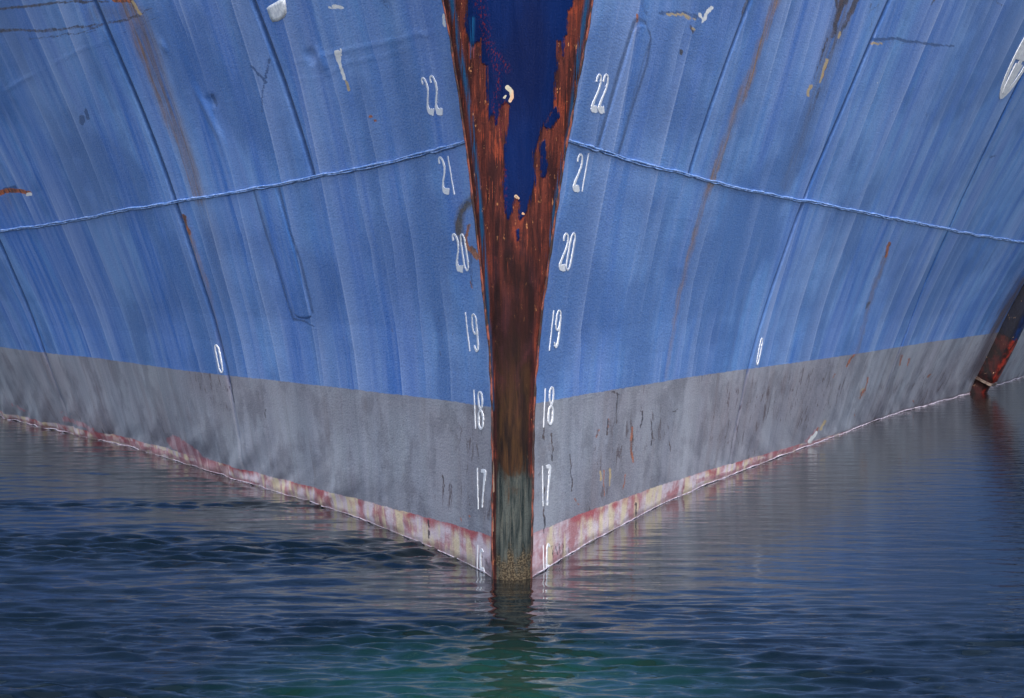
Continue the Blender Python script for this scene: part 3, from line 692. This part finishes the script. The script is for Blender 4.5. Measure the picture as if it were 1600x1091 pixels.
DIG = {-1: [('22', (660,121),(673,179), (673,118),(686,179)), ('21', (687,245),(697,303), (698,244),(709,304)), ('20', (709,365),(719,424), (721,365),(730,424)),
            ('19', (727,488),(734.5,549), (740,490),(745,550)), ('18', (741,609),(744,670), (750.5,611),(753,672)), ('17', (746.6,731),(747.7,796), (756,733),(754,793)),
            ('16', (746.5,852),(745,914), (753,857),(755,914))],
       1: [('22', (935,115),(925,175), (946,115),(936,176)), ('21', (906,240),(898,299), (918,239),(908,299)), ('20', (885,364),(877,423), (896,363),(886,423)),
           ('19', (865,485),(858,548), (874,484),(867,544)), ('18', (851.6,607),(849,668), (862,604),(859,665)), ('17', (847,728),(847.5,791), (856,726),(854,790)),
           ('16', (847,852),(848,914), (855,848),(855.5,914))]}
def part_empty(name, loc):
    e = empty(name, (0, 0, 0), ship); e.matrix_parent_inverse = INV; e.location = loc; return e
def centred(o, loc):               # child of a part empty, mesh given in world coordinates
    o.matrix_parent_inverse = Matrix.Translation(-Vector(loc)); return o
for s in (-1, 1):
    for k, (txt, t1, b1, t2, b2) in enumerate(DIG[s]):
        mid = ((t1[0]+t2[0])/2, (t1[1]+b1[1])/2); Y, z = pix(s, *mid); loc = tuple(float(v) for v in base(s, Y, z))
        e = part_empty('draft_mark', loc)
        setp(e, 'white raised draft mark %s on the %s side of the stem' % (txt, 'left' if s < 0 else 'right'))
        wd = 4.3 if k < 5 else 3.6
        for ch, a, b in ((txt[0], t1, b1), (txt[1], t2, b2)):
            centred(digit(e, s, ch, a, b, wd if ch in '20' else wd*.92), loc)
# worn 0 marks by the plate butts
for s, t, b in ((-1, (338,538),(347,583)), (1, (1192,528),(1184,571))):
    o = fix(digit(ship, s, '0', t, b, 3.8 if s < 0 else 2.2, .8 if s < 0 else .5, .002, 'frame_mark'))
    setp(o, 'worn white 0 painted on the %s side at the top of the grey band' % ('left' if s < 0 else 'right'))

# flat white patches and the round symbol at the far right
def decal(name, s, poly, mat, thick=.0025):
    poly = np.array(poly, float); c = poly.mean(0); rings = []
    for f, o_ in ((1.0, -.002), (.97, thick), (.6, thick), (.25, thick)):
        q = c+(poly-c)*f; Y, z = pix(s, q[:, 0], q[:, 1]); rings.append(hull(s, Y, z, np.full(len(q), o_)))
    Y, z = pix(s, c[0], c[1]); rings.append(np.repeat(hull(s, Y[None], z[None], np.array([thick])), len(poly), 0))
    V = np.stack(rings, 0); n = len(poly)
    return fix(mesh_obj(name, V.reshape(-1, 3), grid_faces(len(rings), n, wrap=True), mat, ship))
setp(decal('paint_patch', -1, [(415,13),(420,9),(436,0),(444,-3),(446,8),(447,20),(443,28),(433,34),(424,35),(420,28),(417,19)], M_WHITE), 'square white paint patch near the upper left seam')
def ring_symbol():
    c = np.array([1603., 78.]); ax = np.array([40., -77.]); bx = np.array([11.5, 3.2]); Vs, Fs, n0 = [], [], 0
    def ribbon(P_, H_, off, closed=False):
        nonlocal n0
        T = np.gradient(P_, axis=0)
        rails = []
        for sg, o_ in ((-1, -.002), (-.94, off), (.94, off), (1, -.002)):
            q = P_+sg*H_; Y, z = pix(1, q[:, 0], q[:, 1]); rails.append(hull(1, Y, z, np.full(len(q), o_)))
        V = np.stack(rails, 1); Fs.append(grid_faces(len(P_), 4)+n0); Vs.append(V.reshape(-1, 3)); n0 += V.shape[0]*4
    th = np.linspace(0, 2*math.pi, 73); C = np.cos(th)[:, None]; S2 = np.sin(th)[:, None]
    ribbon(c+.92*(C*ax+S2*bx), .08*(C*ax+S2*bx)+.9*(S2*bx/11.5), .003)
    for k, (d, wv) in enumerate(((ax, bx), (bx, ax))):
        t = np.linspace(-.83, .83, 9)[:, None]; ribbon(c+t*d, np.repeat((wv*.22)[None], 9, 0), .0038+.0007*k)
    # filled lower quarter wedge
    t = np.linspace(-.88, -.28, 9)[:, None]; ribbon(c+t*ax+bx*.0, (np.sqrt(1-t**2)*.50)*bx, .0052)
    return fix(mesh_obj('bow_symbol', np.vstack(Vs), np.vstack(Fs), M_WHITE, ship, smooth=False))
setp(ring_symbol(), 'white round painted symbol cut by the right edge of the photo')

# ------------------------------------------------------------------ vertical rubbing bar, right
cen = [(1590,470),(1562,522),(1540,566),(1527,598)]
Yb_, zb_ = pix(1, [p[0] for p in cen], [p[1] for p in cen]); kb = np.polyfit(zb_, Yb_, 1)
zz = np.linspace(-.35, 3.6, 90); YY = np.polyval(kb, zz)
prof = [(-.12, -.02), (-.12, .10), (-.085, .15), (.0, .17), (.085, .15), (.12, .10), (.12, -.02)]   # along hull, proud
V = []
for a, o_ in prof:
    taper = np.where(zz < .14, .80, 1.)
    V.append(hull(1, YY+a*1.15*taper, zz, np.full(len(zz), o_)*taper + .004*vnoise(zz*6, zz*0+a*9, 90)))
V = np.stack(V, 1); n = len(zz)
bar = fix(mesh_obj('rubbing_bar', V.reshape(-1, 3), grid_faces(n, len(prof), flip=True), M_BAR, ship, {'d_grey': np.repeat((zz-ZG[1](YY))[:, None], len(prof), 1).ravel(), 'shade_dirt': np.tile([1., .9, .35, .1, 0., 0., 0.], n)}))
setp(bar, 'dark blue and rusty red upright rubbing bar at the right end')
# ledge near its foot
zc = np.array([.135, .165]); ring = []
for z_ in (.135, .155):
    Yc = np.polyval(kb, z_); loop = [(-.15, .0), (-.15, .155), (.15, .155), (.15, .0)]
    ring.append(np.stack([hull(1, np.array(Yc+a), np.array(z_), np.array(o_)) for a, o_ in loop]))
V = np.vstack(ring); F = [[0,1,2,3],[4,7,6,5],[0,4,5,1],[1,5,6,2],[2,6,7,3],[3,7,4,0]]
fix(mesh_obj('bar_ledge', V, F, simple('ledge', srgb(70,54,50), srgb(130,114,108), 20), ship, smooth=False))

# ------------------------------------------------------------------ deck and bulwark rail, above the frame
Yd = np.r_[np.linspace(0, 6, 30), np.linspace(6.5, 46, 50)]
l = hull(-1, Yd, top(Yd)-.35); r = hull(1, Yd, top(Yd)-.35)
fix(mesh_obj('deck', np.stack([l, r], 1).reshape(-1, 3), grid_faces(len(Yd), 2), M_DECK, ship))
for s in (-1, 1):
    V, F = tube(hull(s, Yd, top(Yd)), .05, 10); fix(mesh_obj('bulwark_rail', V, F, M_WELD, ship))
tr = np.array([base(-1, 46., -.9), base(1, 46., -.9), base(1, 46., ZT+1.38), base(-1, 46., ZT+1.38)])
fix(mesh_obj('transom', tr, [[0,1,2,3]], M_WELD, ship))

# ------------------------------------------------------------------ water
ys = np.r_[-60, -20, 0, 3, np.arange(5, 7, .2), np.arange(6.9, 9.6, .0105), np.arange(9.6, 12.5, .015), np.arange(12.5, 17, .022), np.arange(17, 27, .06), np.linspace(27.5, 60, 20), 120, 400, 1500, 4000]
xs = np.r_[-4000, -1500, -400, -100, -30, -14, -9, -6.5, np.arange(-5.4, 6.6, .020), 7.5, 10, 15, 30, 100, 400, 1500, 4000]
ysn = np.concatenate([[-4000, -800], ys])
Xw, Yw = np.meshgrid(xs, ysn, indexing='ij')
H = np.zeros_like(Xw); r2 = np.random.default_rng(3)
# patchy ruffling
patchy = .55+1.1*np.clip(fbm(Xw*.35+3, Yw*.55, 30)+.35, 0, 1)
def crest(ph): return np.exp(1.1*(np.sin(ph)-1))*2-.9      # peaked crests, flat troughs
for k in range(44):
    lam = .10*(4.5**r2.random()); th = math.pi/2 + r2.normal()*.42; kx, ky = math.cos(th)*2*math.pi/lam, math.sin(th)*2*math.pi/lam
    H += lam*.0021*crest(kx*Xw+ky*Yw+r2.random()*6.28+.8*fbm(Xw*.8, Yw*.8, 50+k % 5, 1)*6)
calm = sm(8.6, 12.5, Yw)*.72                      # calmer in the lee along the hull
right = sm(-.3, .6, Xw)*sm(8.6, 10, Yw)*.35
H *= patchy*(1-calm)*(1-right)*(1+.6*(1-sm(-1.2, .2, Xw)))
# eddy of rougher water on the left
pxw = project(np.stack([Xw, np.maximum(Yw, 3), Xw*0], -1))
ed = np.exp(-((pxw[..., 1]-(862+.02*(pxw[..., 0]-400)))/26)**2)*(1-sm(640, 770, pxw[..., 0])) + .75*np.exp(-((pxw[..., 1]-790)/8)**2)*(1-sm(480, 640, pxw[..., 0]))
ed *= (Yw > 3)
for k in range(26):
    lam = .06*(5.5**r2.random()); th = math.pi/2 + r2.normal()*.45; kx, ky = math.cos(th)*2*math.pi/lam, math.sin(th)*2*math.pi/lam
    H += ed*lam*.0135*crest(kx*Xw+ky*Yw+r2.random()*6.28+5*fbm(Xw*1.1, Yw*1.1, 50+k % 4, 1))
fg = 1-sm(7.9, 10.2, Yw); fgp = .45+1.6*np.clip(fbm(Xw*1.1, Yw*1.6, 33)+.3, 0, 1); fgp *= 1-.35*sm(-.2, .8, Xw)*(1-sm(1.6, 2.6, Xw))
for k in range(44):
    lam = .065*(3.2**r2.random()); th = math.pi/2 + r2.normal()*.36; kx, ky = math.cos(th)*2*math.pi/lam, math.sin(th)*2*math.pi/lam
    H += fg*fgp*lam*.0080*crest(kx*Xw+ky*Yw+r2.random()*6.28+4*fbm(Xw*1.6, Yw*1.6, 50+k % 6, 1))
H *= (np.abs(Xw) < 7)*1.
o = mesh_obj('water', np.stack([Xw, Yw, H], -1), grid_faces(*Xw.shape, flip=False), M_WATER)
setp(o, 'dark rippled blue green harbour water around the bow', kind='structure')

# pale tube imitating the bright meniscus highlight where the water touches the plates
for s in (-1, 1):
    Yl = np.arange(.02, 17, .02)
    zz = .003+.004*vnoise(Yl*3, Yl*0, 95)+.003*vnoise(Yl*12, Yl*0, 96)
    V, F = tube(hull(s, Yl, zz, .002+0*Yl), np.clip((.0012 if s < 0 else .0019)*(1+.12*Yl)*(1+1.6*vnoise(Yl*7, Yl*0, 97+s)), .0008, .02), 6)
    o = mesh_obj('glint_line', V, F, M_GLINT)
    setp(o, 'thin pale painted highlight along the waterline on the %s side of the bow' % ('left' if s < 0 else 'right'), 'waterline_glint', 'painted highlights along the waterline', 'stuff')
